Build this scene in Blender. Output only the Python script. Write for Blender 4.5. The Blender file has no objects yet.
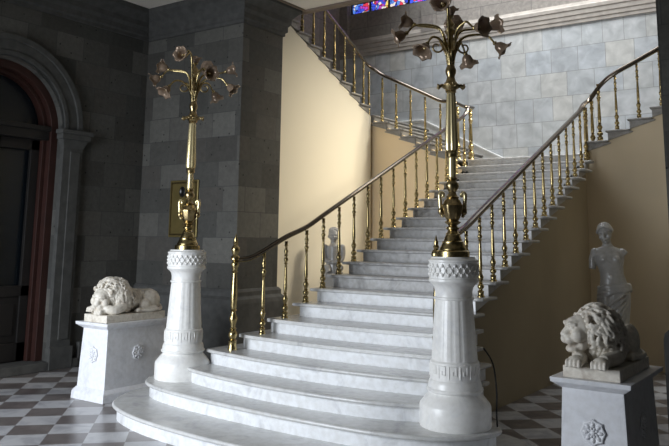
import bpy, math, random
from mathutils import Vector, Matrix
PI = math.pi
random.seed(7)
S = bpy.context.scene
COL = S.collection

# ------------------------------------------------------------------ camera
cam_data = bpy.data.cameras.new('camera')
cam = bpy.data.objects.new('camera', cam_data)
COL.objects.link(cam)
S.camera = cam
TH, RO = 0.1606, -0.01238
Rv = Vector((.8178, .5755, 0))
c_, s_ = math.cos(TH), math.sin(TH)
Fw = Vector((-.5755 * c_, .8178 * c_, s_))
Up = Vector((.5755 * s_, -.8178 * s_, c_))
X_ = Rv * math.cos(RO) - Up * math.sin(RO)
Y_ = Rv * math.sin(RO) + Up * math.cos(RO)
Z_ = -Fw
m = Matrix(((X_.x, Y_.x, Z_.x, 4.6038), (X_.y, Y_.y, Z_.y, -6.0151), (X_.z, Y_.z, Z_.z, 1.8431), (0, 0, 0, 1)))
cam.matrix_world = m
cam_data.sensor_width = 36
cam_data.lens = 742.6 / 669 * 36
cam_data.shift_y = -(223 - 118.6) / 669
cam_data.clip_start = .05

# ------------------------------------------------------------------ world, lights, exposure
S.view_settings.view_transform = 'Standard'
S.view_settings.look = 'None'
S.view_settings.gamma = 1
S.view_settings.use_curve_mapping = False
S.view_settings.exposure = 0.0
W = bpy.data.worlds.new('world')
S.world = W
W.use_nodes = True
W.node_tree.nodes['Background'].inputs[0].default_value = (.80, .90, 1.0, 1)
W.node_tree.nodes['Background'].inputs[1].default_value = .38


def area(name, loc, target, sx, sy, power, col, spread=180):
    l = bpy.data.lights.new(name, 'AREA')
    l.shape = 'RECTANGLE'
    l.size, l.size_y, l.energy, l.color = sx, sy, power, col
    l.spread = math.radians(spread)
    o = bpy.data.objects.new(name, l)
    COL.objects.link(o)
    o.location = loc
    o.rotation_euler = (Vector(target) - Vector(loc)).to_track_quat('-Z', 'Y').to_euler()
    return o


area('skylight', (0, 6.85, 9.3), (0, 8.0, 3.5), 5.4, 1.9, 240, (.93, .97, 1), 95)
area('entrance_daylight', (-2.3, -6.52, 1.95), (-1.1, 0, -.4), 3.4, 3.4, 268, (.86, .92, 1), 118)
area('cream_wall_fill', (2.7, 6.9, 6.6), (-2.8, 4.7, 2.7), 1.3, 1.3, 44, (1, .90, .72), 50)  # added warm light to brighten the cream wall, no window here


# ------------------------------------------------------------------ materials
def newmat(name):
    mt = bpy.data.materials.new(name)
    mt.use_nodes = True
    nt = mt.node_tree
    return mt, nt, nt.nodes['Principled BSDF']


def N(nt, t, **kw):
    n = nt.nodes.new(t)
    for k, v in kw.items():
        if k in n.inputs:
            n.inputs[k].default_value = v
        else:
            setattr(n, k, v)
    return n


def ramp(nt, fac, stops):
    r = nt.nodes.new('ShaderNodeValToRGB')
    el = r.color_ramp.elements
    while len(el) < len(stops):
        el.new(.5)
    for e, (p, c) in zip(el, stops):
        e.position = p
        e.color = (*c, 1)
    nt.links.new(fac, r.inputs[0])
    return r.outputs[0]


def mix(nt, mode, fac, a, b):
    n = nt.nodes.new('ShaderNodeMix')
    n.data_type = 'RGBA'
    n.blend_type = mode
    for idx, v in ((0, fac), (6, a), (7, b)):
        if isinstance(v, (int, float)):
            n.inputs[idx].default_value = v
        elif isinstance(v, tuple):
            n.inputs[idx].default_value = (*v, 1)
        else:
            nt.links.new(v, n.inputs[idx])
    return n.outputs[2]


def pos(nt, order='xyz', scale=(1, 1, 1), off=(0, 0, 0)):
    g = nt.nodes.new('ShaderNodeNewGeometry')
    sp = nt.nodes.new('ShaderNodeSeparateXYZ')
    nt.links.new(g.outputs['Position'], sp.inputs[0])
    cb = nt.nodes.new('ShaderNodeCombineXYZ')
    for i, ch in enumerate(order):
        if ch in 'xyz':
            nt.links.new(sp.outputs['xyz'.index(ch)], cb.inputs[i])
    mp = nt.nodes.new('ShaderNodeMapping')
    mp.inputs['Scale'].default_value = scale
    mp.inputs['Location'].default_value = off
    nt.links.new(cb.outputs[0], mp.inputs[0])
    return mp.outputs[0]


def bump(nt, b, h, strength, dist):
    n = nt.nodes.new('ShaderNodeBump')
    n.inputs['Strength'].default_value = strength
    n.inputs['Distance'].default_value = dist
    nt.links.new(h, n.inputs['Height'])
    nt.links.new(n.outputs[0], b.inputs['Normal'])


def marble(name, light, vein, rough=.35, scale=2.2, dirt=.25):
    mt, nt, b = newmat(name)
    v = nt.nodes.new('ShaderNodeTexCoord').outputs['Object']
    n = N(nt, 'ShaderNodeTexNoise', Scale=scale, Detail=9.0, Roughness=.62, Distortion=1.6)
    nt.links.new(v, n.inputs['Vector'])
    c = ramp(nt, n.outputs[0], [(.30, vein), (.47, light), (.62, light), (.78, tuple(.5 * (a + b2) for a, b2 in zip(light, vein)))])
    n2 = N(nt, 'ShaderNodeTexNoise', Scale=scale * 7, Detail=5.0)
    nt.links.new(v, n2.inputs['Vector'])
    d = ramp(nt, n2.outputs[0], [(.35, (.72, .70, .66)), (.62, (1, 1, 1))])
    c = mix(nt, 'MULTIPLY', dirt, c, d)
    nt.links.new(c, b.inputs['Base Color'])
    b.inputs['Roughness'].default_value = rough
    bump(nt, b, n2.outputs[0], .06, .004)
    return mt


def stone(name, order, cols, mortar, bw=.62, bh=.36, off=(0, 0, 0), pits=True, rough=.85, msize=.006, ns=14.0, nf=.55):
    mt, nt, b = newmat(name)
    v = pos(nt, order, off=off)
    n0 = N(nt, 'ShaderNodeTexNoise', Scale=9.0, Detail=3.0)
    nt.links.new(v, n0.inputs['Vector'])
    vw = nt.nodes.new('ShaderNodeVectorMath')
    vw.operation = 'MULTIPLY_ADD'
    nt.links.new(n0.outputs['Color'], vw.inputs[0])
    vw.inputs[1].default_value = (.012, .012, 0)
    nt.links.new(v, vw.inputs[2])
    br = N(nt, 'ShaderNodeTexBrick', offset=.43, squash=.75, squash_frequency=3)
    br.inputs['Scale'].default_value = 1
    br.inputs['Brick Width'].default_value = bw
    br.inputs['Row Height'].default_value = bh
    br.inputs['Mortar Size'].default_value = msize
    br.inputs['Mortar Smooth'].default_value = .3
    br.inputs['Color1'].default_value = (0, 0, 0, 1)
    br.inputs['Color2'].default_value = (1, 1, 1, 1)
    br.inputs['Mortar'].default_value = (.5, .5, .5, 1)
    nt.links.new(vw.outputs[0], br.inputs['Vector'])
    c = ramp(nt, br.outputs['Color'], [(i / (len(cols) - 1), k) for i, k in enumerate(cols)])
    n = N(nt, 'ShaderNodeTexNoise', Scale=ns, Detail=8.0, Roughness=.7 if pits else .5, Distortion=0 if pits else .5)
    g = nt.nodes.new('ShaderNodeNewGeometry')
    nt.links.new(g.outputs['Position'], n.inputs['Vector'])
    c = mix(nt, 'MULTIPLY', nf, c, ramp(nt, n.outputs[0], [(.3, (.45, .45, .45)), (.7, (1, 1, 1))]))
    c = mix(nt, 'MIX', br.outputs['Fac'], c, mortar)
    h = n.outputs[0]
    if pits:
        vo = N(nt, 'ShaderNodeTexVoronoi', Scale=7.0)
        nt.links.new(g.outputs['Position'], vo.inputs['Vector'])
        p = ramp(nt, vo.outputs['Distance'], [(.07, (0, 0, 0)), (.12, (1, 1, 1))])
        c = mix(nt, 'MULTIPLY', .75, c, p)
    nt.links.new(c, b.inputs['Base Color'])
    b.inputs['Roughness'].default_value = rough
    bump(nt, b, h, .5 if pits else .1, .015)
    return mt


def plain(name, col, rough=.6, metal=0, noise=.15, ns=6, spec=.5):
    mt, nt, b = newmat(name)
    n = N(nt, 'ShaderNodeTexNoise', Scale=float(ns), Detail=6.0)
    nt.links.new(nt.nodes.new('ShaderNodeTexCoord').outputs['Object'], n.inputs['Vector'])
    c = mix(nt, 'MULTIPLY', noise, col, ramp(nt, n.outputs[0], [(.35, (.4, .4, .4)), (.65, (1, 1, 1))]))
    nt.links.new(c, b.inputs['Base Color'])
    b.inputs['Roughness'].default_value = rough
    b.inputs['Metallic'].default_value = metal
    b.inputs['Specular IOR Level'].default_value = spec
    return mt


M = {}
M['step'] = marble('step_marble', (.76, .77, .78), (.58, .59, .61), .3, 2.2, .45)
M['shaded_grey_step'] = marble('shaded_grey_step_marble', (.46, .455, .45), (.26, .255, .25), .4, 2.6, .7)  # marble greyed to paint in the dimmer light above the eighth step
M['shaded_dark_step'] = marble('shaded_dark_step_stone', (.26, .25, .235), (.15, .145, .135), .5, 3.0, .7)  # side-flight stone darkened in colour for shade the lights do not give
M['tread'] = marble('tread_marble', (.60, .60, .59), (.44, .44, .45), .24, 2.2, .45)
M['white'] = marble('pedestal_marble', (.84, .83, .80), (.70, .70, .70), .3, 3.4, .25)
M['plinth'] = marble('plinth_marble', (.82, .83, .86), (.68, .69, .72), .35, 3.0, .3)
M['lion'] = marble('lion_marble', (.80, .75, .66), (.55, .48, .40), .42, 4.0, .55)
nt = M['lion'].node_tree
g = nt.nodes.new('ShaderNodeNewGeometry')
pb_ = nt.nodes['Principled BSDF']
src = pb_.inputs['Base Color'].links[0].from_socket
pt = ramp(nt, g.outputs['Pointiness'], [(.40, (.40, .32, .24)), (.50, (1, 1, 1))])  # groove patina that also paints crevice shade into the marble
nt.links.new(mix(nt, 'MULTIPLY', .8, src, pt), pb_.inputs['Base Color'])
M['statue'] = marble('statue_marble', (.31, .30, .285), (.22, .21, .20), .28, 4.0, .3)
M['brass'] = plain('brass', (.52, .41, .20), .27, 1, .65, 40)
M['old_brass'] = plain('aged_brass', (.48, .37, .19), .28, 1, .6, 25)
M['gilt'] = plain('pale_gilt', (.86, .72, .40), .26, .7, .15, 12)
M['rail'] = plain('dark_rail', (.15, .125, .10), .16, 1, .3, 10)
dk = [(.045, .045, .041), (.105, .102, .091), (.068, .068, .062), (.15, .146, .131), (.092, .086, .076), (.055, .054, .049)]
M['stone_xz'] = stone('grey_stone_front', 'xz', dk, (.06, .06, .056), .62, .37)
M['stone_yz'] = stone('grey_stone_side', 'yz', dk, (.06, .06, .056), .62, .37)
M['trimstone'] = plain('grey_stone_moulding', (.085, .085, .081), .8, 0, .5, 9)
M['archstone'] = plain('arch_stone', (.085, .085, .08), .8, 0, .45, 9)
tl = [(.44, .46, .48), (.52, .535, .54), (.56, .55, .52), (.48, .505, .53), (.58, .575, .56)]
M['tiles_xz'] = stone('marble_tiles', 'xz', tl, (.26, .26, .25), .52, .475, off=(.1, .12, 0), pits=False, rough=.35, msize=.006, ns=4.5, nf=.6)
lt = [(.22, .20, .18), (.30, .27, .24), (.25, .22, .20)]
M['upstone_xz'] = stone('upper_stone', 'xz', lt, (.12, .11, .10), 1.1, .62, off=(0, .1, 0), pits=False)
M['upstone_yz'] = stone('upper_stone_side', 'yz', lt, (.12, .11, .10), 1.1, .62, pits=False)
M['upmould'] = plain('upper_moulding_stone', (.36, .32, .28), .8, 0, .35, 6)
M['cream'] = plain('cream_plaster', (.80, .74, .60), .9, 0, .04, 1.2)
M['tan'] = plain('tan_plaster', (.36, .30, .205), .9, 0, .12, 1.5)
M['lit_tan'] = plain('lit_tan_plaster', (.60, .50, .355), .9, 0, .12, 1.5)  # same tan plaster, brighter light on the hall-facing wall put into its colour
M['warm_lit'] = plain('warm_lit_plaster', (.86, .68, .44), .9, 0, .08, 1.5)  # warm bounce light painted into the plaster colour
M['ceil'] = plain('ceiling_plaster', (.84, .79, .70), .9, 0, .06, 3)
M['trim'] = plain('ceiling_trim', (.22, .17, .13), .7, 0, .2, 5)
M['wood'] = plain('red_brown_wood', (.040, .013, .009), .55, 0, .4, 6)
M['door'] = plain('dark_door_wood', (.012, .010, .009), .6, 0, .4, 5)
M['glassdk'] = plain('dark_door_glass', (.008, .012, .016), .25, 0, .1, 2)
M['paper'] = plain('notice_paper', (.16, .16, .15), .8, 0, .5, 20)
M['cable'] = plain('black_rubber', (.012, .012, .012), .6)
M['plaque'] = plain('brass_plaque', (.26, .20, .075), .4, .6, .3, 8)
M['black'] = plain('black_enamel', (.01, .01, .01), .3)
# lamp glass
mt, nt, b = newmat('smoky_shade_glass')
b.inputs['Base Color'].default_value = (.34, .25, .18, 1)
b.inputs['Metallic'].default_value = .2
b.inputs['Roughness'].default_value = .18
b.inputs['Transmission Weight'].default_value = .35
b.inputs['IOR'].default_value = 1.3
M['shade'] = mt
# floor
mt, nt, b = newmat('checkered_marble_floor')
g = nt.nodes.new('ShaderNodeNewGeometry')
mp = nt.nodes.new('ShaderNodeMapping')
mp.vector_type = 'TEXTURE'
mp.inputs['Location'].default_value = (-2.6, -1.26, .1)
mp.inputs['Rotation'].default_value = (0, 0, PI / 4)
mp.inputs['Scale'].default_value = (.372, .372, 1)
nt.links.new(g.outputs['Position'], mp.inputs[0])
sp = nt.nodes.new('ShaderNodeSeparateXYZ')
nt.links.new(mp.outputs[0], sp.inputs[0])
cb = nt.nodes.new('ShaderNodeCombineXYZ')
nt.links.new(sp.outputs[0], cb.inputs[0])
nt.links.new(sp.outputs[1], cb.inputs[1])
cb.inputs[2].default_value = .5
ck = N(nt, 'ShaderNodeTexChecker', Scale=1.0)
nt.links.new(cb.outputs[0], ck.inputs['Vector'])
n = N(nt, 'ShaderNodeTexNoise', Scale=3.0, Detail=8.0, Distortion=1.5)
nt.links.new(g.outputs['Position'], n.inputs['Vector'])
a = ramp(nt, n.outputs[0], [(.35, (.36, .36, .38)), (.55, (.50, .50, .51))])
d = ramp(nt, n.outputs[0], [(.35, (.13, .112, .108)), (.65, (.19, .168, .16))])
nt.links.new(mix(nt, 'MIX', ck.outputs['Fac'], d, a), b.inputs['Base Color'])
b.inputs['Roughness'].default_value = .28
M['floor'] = mt
# stained glass
mt, nt, b = newmat('stained_glass')
v = pos(nt, 'xz', scale=(13, 13, 13))
vo = N(nt, 'ShaderNodeTexVoronoi', Scale=1.0)
nt.links.new(v, vo.inputs['Vector'])
sp = nt.nodes.new('ShaderNodeSeparateColor')
nt.links.new(vo.outputs['Color'], sp.inputs[0])
c = ramp(nt, sp.outputs[0], [(0, (.05, .09, .75)), (.25, (.9, .8, .75)), (.42, (.45, .06, .45)), (.55, (.75, .05, .08)), (.7, (.95, .65, .15)), (.82, (.1, .25, .8)), (1, (.1, .45, .3))])
rr = [r for r in nt.nodes if r.type == 'VALTORGB'][-1]
rr.color_ramp.interpolation = 'CONSTANT'
ve = N(nt, 'ShaderNodeTexVoronoi', Scale=1.0)
ve.feature = 'DISTANCE_TO_EDGE'
nt.links.new(v, ve.inputs['Vector'])
e = ramp(nt, ve.outputs['Distance'], [(.03, (0, 0, 0)), (.07, (1, 1, 1))])
cc = mix(nt, 'MULTIPLY', 1.0, c, e)
nt.links.new(cc, b.inputs['Base Color'])
nt.links.new(cc, b.inputs['Emission Color'])
b.inputs['Emission Strength'].default_value = 1.1
M['stained'] = mt


# ------------------------------------------------------------------ mesh helpers
class MB:
    def __init__(s):
        s.v, s.f = [], []

    def add(s, v, f):
        o = len(s.v)
        s.v += [tuple(p) for p in v]
        s.f += [tuple(i + o for i in q) for q in f]
        return s

    def box(s, x0, x1, y0, y1, z0, z1):
        return s.add([(x0, y0, z0), (x1, y0, z0), (x1, y1, z0), (x0, y1, z0), (x0, y0, z1), (x1, y0, z1), (x1, y1, z1), (x0, y1, z1)],
                     [(0, 3, 2, 1), (4, 5, 6, 7), (0, 1, 5, 4), (1, 2, 6, 5), (2, 3, 7, 6), (3, 0, 4, 7)])

    def frustum(s, r0, z0, r1, z1):
        (a, b_, c, d_), (e_, f_, g_, h) = r0, r1
        return s.add([(a, c, z0), (b_, c, z0), (b_, d_, z0), (a, d_, z0), (e_, g_, z1), (f_, g_, z1), (f_, h, z1), (e_, h, z1)],
                     [(0, 3, 2, 1), (4, 5, 6, 7), (0, 1, 5, 4), (1, 2, 6, 5), (2, 3, 7, 6), (3, 0, 4, 7)])

    def prism(s, poly, axis, a, b_):
        """polygon in the two remaining axes, extruded along axis from a to b"""
        def P(p, t):
            return {'z': (p[0], p[1], t), 'x': (t, p[0], p[1]), 'y': (p[0], t, p[1])}[axis]
        n = len(poly)
        v = [P(p, a) for p in poly] + [P(p, b_) for p in poly]
        f = [tuple(range(n))[::-1], tuple(range(n, 2 * n))] + [(i, (i + 1) % n, (i + 1) % n + n, i + n) for i in range(n)]
        return s.add(v, f)

    def lathe(s, prof, c=(0, 0, 0), seg=24, mod=None):
        v, f = [], []
        n = len(prof)
        for r, z in prof:
            for k in range(seg):
                a_ = 2 * PI * k / seg
                rr_ = r * (mod(a_, z) if mod else 1)
                v.append((c[0] + rr_ * math.cos(a_), c[1] + rr_ * math.sin(a_), c[2] + z))
        for i in range(n - 1):
            for k in range(seg):
                f.append((i * seg + k, i * seg + (k + 1) % seg, (i + 1) * seg + (k + 1) % seg, (i + 1) * seg + k))
        f.append(tuple(range(seg))[::-1])
        f.append(tuple(range((n - 1) * seg, n * seg)))
        return s.add(v, f)

    def tube(s, pts, rad, seg=8, flat=None, cap=True):
        pts = [Vector(p) for p in pts]
        n = len(pts)
        if isinstance(rad, (int, float)):
            rad = [rad] * n
        v, f = [], []
        up = None
        for i in range(n):
            t = (pts[min(i + 1, n - 1)] - pts[max(i - 1, 0)]).normalized()
            if up is None:
                up = Vector((0, 0, 1)) if abs(t.z) < .9 else Vector((1, 0, 0))
            a_ = t.cross(up)
            if a_.length < 1e-6:
                a_ = t.cross(Vector((0, 1, 0)))
            a_.normalize()
            b2 = a_.cross(t).normalized()
            up = b2
            r = rad[i]
            fx, fy = (1, 1) if flat is None else flat
            for k in range(seg):
                an = 2 * PI * k / seg
                v.append(pts[i] + a_ * (r * fx * math.cos(an)) + b2 * (r * fy * math.sin(an)))
        for i in range(n - 1):
            for k in range(seg):
                f.append((i * seg + k, (i + 1) * seg + k, (i + 1) * seg + (k + 1) % seg, i * seg + (k + 1) % seg))
        if cap:
            f.append(tuple(range(seg)))
            f.append(tuple(range((n - 1) * seg, n * seg))[::-1])
        return s.add(v, f)

    def ball(s, c, r, seg=14, rings=9, mat=None):
        """r scalar or (rx,ry,rz); mat 3x3 orientation"""
        if isinstance(r, (int, float)):
            r = (r, r, r)
        v, f = [], []
        for i in range(rings + 1):
            ph = PI * i / rings - PI / 2
            for k in range(seg):
                th = 2 * PI * k / seg
                p = Vector((r[0] * math.cos(ph) * math.cos(th), r[1] * math.cos(ph) * math.sin(th), r[2] * math.sin(ph)))
                if mat:
                    p = mat @ p
                v.append(p + Vector(c))
        for i in range(rings):
            for k in range(seg):
                f.append((i * seg + k, i * seg + (k + 1) % seg, (i + 1) * seg + (k + 1) % seg, (i + 1) * seg + k))
        return s.add(v, f)

    def xf(s, mtx, start=0):
        s.v = s.v[:start] + [tuple(mtx @ Vector(p)) for p in s.v[start:]]
        return s

    def build(s, name, mat, parent=None, smooth=False, bevel=0, remesh=0, smoothit=0, segs=2):
        me = bpy.data.meshes.new(name)
        me.from_pydata(s.v, [], s.f)
        me.validate()
        me.materials.append(mat)
        if smooth:
            for p in me.polygons:
                p.use_smooth = True
        o = bpy.data.objects.new(name, me)
        COL.objects.link(o)
        if parent:
            o.parent = parent
        if bevel:
            md = o.modifiers.new('bevel', 'BEVEL')
            md.width, md.segments, md.limit_method, md.angle_limit = bevel, segs, 'ANGLE', math.radians(40)
        if remesh:
            md = o.modifiers.new('remesh', 'REMESH')
            md.mode, md.voxel_size, md.use_smooth_shade = 'VOXEL', remesh, True
        if smoothit:
            md = o.modifiers.new('smooth', 'SMOOTH')
            md.factor, md.iterations = .5, smoothit
        return o


def smooth_by_angle(o, deg=35):
    me = o.data
    for p in me.polygons:
        p.use_smooth = True
    import bmesh
    bm = bmesh.new()
    bm.from_mesh(me)
    for ed in bm.edges:
        if len(ed.link_faces) == 2 and ed.calc_face_angle(0) > math.radians(deg):
            ed.smooth = False
    bm.to_mesh(me)
    bm.free()
    return o


def empty(name, loc, label, cat, group=None, rz=0):
    o = bpy.data.objects.new(name, None)
    COL.objects.link(o)
    o.location = loc
    o.rotation_euler = (0, 0, rz)
    o.empty_display_size = .1
    o['label'], o['category'] = label, cat
    if group:
        o['group'] = group
    return o


def tag(o, label, cat, group=None):
    o['label'], o['category'] = label, cat
    if group:
        o['group'] = group
    return o


def struct(o):
    o['kind'] = 'structure'
    return o


def copy_tree(o, parent=None):
    c = o.copy()
    COL.objects.link(c)
    if parent:
        c.parent = parent
    for ch in list(o.children):
        copy_tree(ch, c)
    return c


def catmull(p, k=6, closed=False):
    P = [Vector(q) for q in p]
    n = len(P)
    out = []
    rng = range(n) if closed else range(n - 1)
    for i in rng:
        p0, p1, p2, p3 = (P[(i - 1) % n] if closed else P[max(i - 1, 0)]), P[i], P[(i + 1) % n], (P[(i + 2) % n] if closed else P[min(i + 2, n - 1)])
        for j in range(k):
            t = j / k
            out.append(.5 * ((2 * p1) + (-p0 + p2) * t + (2 * p0 - 5 * p1 + 4 * p2 - p3) * t * t + (-p0 + 3 * p1 - 3 * p2 + p3) * t ** 3))
    if not closed:
        out.append(P[-1])
    return out


# ------------------------------------------------------------------ dimensions
R = .155                       # riser
RUN = .3467
XL, XR = -1.03, 1.27           # tread ends of the centre flight


def ynose(n):
    return 3.23 + (n - 13) * RUN


YF = 5.75                      # front edge of the side flights
YB = 8.05                      # back wall
ZC = 5.50                      # hall ceiling
ZT = 9.4                       # stairwell roof
XD = -4.79                     # wall with the arched door
YP = 1.97                      # front of the piers

# ------------------------------------------------------------------ floor, walls, ceiling
struct(MB().box(-7.5, 6.5, -12, 8.3, -.2, 0).build('floor', M['floor']))

spring, ycen, rad = 3.33, -.45, .91
arc = [(ycen + rad * math.cos(t), spring + rad * math.sin(t)) for t in [PI * i / 28 for i in range(29)]]
poly = [(-12, 0), (ycen - rad, 0)] + arc[::-1] + [(ycen + rad, 0), (2.3, 0), (2.3, ZC), (-12, ZC)]
struct(MB().prism(poly, 'x', XD - .45, XD).build('wall_left', M['stone_yz']))
struct(MB().box(XD - .3, -2.7, YP, 2.9, 0, ZC + .5).build('wall_pier', M['stone_xz']))
# side face of the pier takes the other block mapping
pier_side = MB().box(-2.72, -2.697, YP + .001, 2.9, .001, ZC).build('wall_pier_side', M['stone_yz'])
struct(pier_side)
struct(MB().box(3.07, 5.5, YP, 2.9, 0, ZC + .5).build('wall_right_pier', M['stone_xz']))
struct(MB().box(3.05, 3.075, YP + .001, 2.9, .001, ZC).build('wall_right_pier_side', M['stone_yz']))
struct(MB().box(5.5, 5.8, -12, 2.9, 0, ZC).build('wall_right', M['stone_yz']))


def ringprof(path, prof):
    """sweep a moulding profile (out, z) along a plan polyline with mitred corners; 'out' is to the right of travel"""
    P = [Vector(p) for p in path]
    n = len(P)
    offs = []
    for i in range(n):
        d0 = (P[i] - P[i - 1]).normalized() if i else None
        d1 = (P[i + 1] - P[i]).normalized() if i < n - 1 else None
        n0 = Vector((d0.y, -d0.x)) if d0 else None
        n1 = Vector((d1.y, -d1.x)) if d1 else None
        if n0 is None:
            o = n1
        elif n1 is None:
            o = n0
        else:
            o = (n0 + n1)
            o = o / (o.dot(n0))
        offs.append(o)
    k = len(prof)
    v = [(P[i].x + offs[i].x * a_, P[i].y + offs[i].y * a_, z) for i in range(n) for a_, z in prof]
    f = []
    for i in range(n - 1):
        for j in range(k):
            f.append((i * k + j, i * k + (j + 1) % k, (i + 1) * k + (j + 1) % k, (i + 1) * k + j))
    f += [tuple(range(k))[::-1], tuple(range((n - 1) * k, n * k))]
    return MB().add(v, f)


corn = [(-.03, 5.02), (.03, 5.02), (.03, 5.07), (.06, 5.09), (.06, 5.17), (.10, 5.22), (.10, 5.30), (.17, 5.38), (.22, 5.42), (.22, ZC), (-.03, ZC)]
cp = [(XD, -12), (XD, YP), (-2.7, YP), (-2.7, 2.9), (-3.2, 2.9)]
struct(ringprof(cp, corn).build('trim_1', M['trimstone'], bevel=.006))
corn2 = [(a_, z) for a_, z in corn]
struct(ringprof([(3.6, 2.9), (3.06, 2.9), (3.06, YP), (5.5, YP)], corn2).build('trim_2', M['trimstone'], bevel=.006))
basep = [(-.03, 0), (.10, 0), (.10, .92), (.09, .98), (.05, 1.02), (.05, 1.08), (.02, 1.12), (-.03, 1.12)]
struct(ringprof([(XD, YP), (-2.7, YP), (-2.7, 2.9), (-2.82, 2.9)], basep).build('baseboard_pier', M['trimstone'], bevel=.006))
struct(ringprof([(3.6, 2.9), (3.06, 2.9), (3.06, YP), (5.5, YP)], basep).build('baseboard_right', M['trimstone'], bevel=.006))
struct(MB().box(XD, XD + .07, .93, YP, 0, .34).box(XD, XD + .07, -12, ycen - rad - .4, 0, .34).build('baseboard_left', M['trimstone'], bevel=.012))
struct(MB().box(XD - .44, XD + .08, -1.9, .93, 0, .12).build('trim_3', M['trimstone'], bevel=.01))

mb = MB().box(XD - .45, -4.1, -6.7, -6.4, 0, ZC).box(-.5, 5.8, -6.7, -6.4, 0, ZC).box(-4.1, -.5, -6.7, -6.4, 3.8, ZC)
struct(mb.build('wall_front_added', M['stone_xz']))  # unseen wall added to hold and confine the entrance light

# arch surround
mb = MB()
for r0, r1, x1 in ((.905, 1.20, XD + .05), (1.12, 1.20, XD + .085), (.905, .97, XD + .07)):
    t = [PI * i / 36 for i in range(37)]
    pl = [(ycen + r0 * math.cos(q), spring + .04 + r0 * math.sin(q)) for q in t] + [(ycen + r1 * math.cos(q), spring + .04 + r1 * math.sin(q)) for q in t[::-1]]
    mb.prism(pl, 'x', XD - .02, x1)
struct(mb.build('trim_4', M['archstone'], bevel=.006))
mb = MB()
for sgn in (1, -1):
    y0, y1 = sorted((ycen + sgn * .905, ycen + sgn * 1.24))
    mb.box(XD - .02, XD + .06, y0, y1, .12, 3.12)
    mb.box(XD - .02, XD + .075, y0 + .12, y1 - .05, .4, 3.05)
    mb.frustum((XD - .02, XD + .07, y0, y1), 3.10, (XD - .02, XD + .11, y0 - .05, y1 + .05), 3.22)
    mb.box(XD - .02, XD + .13, y0 - .07, y1 + .08, 3.22, 3.30)
    mb.box(XD - .02, XD + .15, y0 - .09, y1 + .11, 3.30, 3.36)
    mb.box(XD - .02, XD + .09, y0 - .01, y1 + .03, 0, .30)
struct(mb.build('trim_5', M['archstone'], bevel=.008))

# arched door
door = struct(MB().box(XD - .40, XD - .36, ycen - .9, ycen + .9, .1, spring + .95).build('door_1', M['glassdk']))
mb = MB()
t = [PI * i / 32 for i in range(33)]
for r0, r1, x0, x1 in ((.80, .93, XD - .34, XD - .1), (.74, .80, XD - .34, XD - .2)):
    pl = [(ycen + r0 * math.cos(q), spring + r0 * math.sin(q)) for q in t] + [(ycen + r1 * math.cos(q), spring + r1 * math.sin(q)) for q in t[::-1]]
    mb.prism(pl, 'x', x0, x1)
    for sgn in (1, -1):
        y0, y1 = sorted((ycen + sgn * r0, ycen + sgn * r1))
        mb.box(x0, x1, y0, y1, .12, spring)
mb.build('door_frame', M['wood'], door, bevel=.006)
mb = MB().box(XD - .36, XD - .14, ycen - .8, ycen + .8, 3.20, 3.36).box(XD - .34, XD - .10, ycen - .8, ycen + .8, 3.33, 3.40)
mb.build('transom_bar', M['door'], door, bevel=.01)
for y0, y1 in ((ycen - .74, ycen - .01), (ycen + .01, ycen + .74)):
    mb = MB()
    mb.box(XD - .33, XD - .27, y0, y0 + .13, .13, 3.2).box(XD - .33, XD - .27, y1 - .13, y1, .13, 3.2)
    mb.box(XD - .33, XD - .27, y0, y1, .13, .38).box(XD - .33, XD - .27, y0, y1, 1.0, 1.15).box(XD - .33, XD - .27, y0, y1, 3.05, 3.2)
    mb.box(XD - .34, XD - .30, y0 + .1, y1 - .1, .38, 1.0).box(XD - .33, XD - .28, y0 + .2, y1 - .2, .48, .9)
    mb.build('door_leaf', M['door'], door, bevel=.008)
MB().lathe([(.02, 0), (.03, .02), (.02, .05), (.012, .06)], (0, 0, 0), 12).xf(Matrix.Translation((XD - .27, ycen + .07, 1.3)) @ Matrix.Rotation(PI / 2, 4, 'Y')).build('door_knob', M['old_brass'], door, smooth=True)
nt_ = empty('wall_notice', (XD - .262, -.46, 1.5), 'small pale notice in a dark frame hanging on the arched door', 'notice')
MB().box(0, .012, -.20, .16, 0, .36).build('notice_frame', M['door'], nt_, bevel=.004)
MB().box(.012, .016, -.17, .13, .03, .33).build('paper_sheet', M['paper'], nt_)

# hall ceiling, open over the stairwell
struct(MB().prism([(XD - .45, -12), (5.8, -12), (5.8, 3.29), (-2.62, 3.29), (-2.62, 2.9), (XD - .45, 2.9)], 'z', ZC, ZC + .4).build('ceiling', M['ceil']))
mb = ringprof([(5.5, 3.29), (-2.62, 3.29), (-2.62, 3.12)], [(-.02, ZC - .03), (.012, ZC - .03), (.012, ZC + .42), (-.02, ZC + .42)])
mb.box(-2.62, 5.5, 3.17, 3.30, ZC - .035, ZC + .0).box(-2.62, -2.46, -1.2, 3.2, ZC - .035, ZC)
struct(mb.build('trim_6', M['trim'], bevel=.004))

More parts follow.
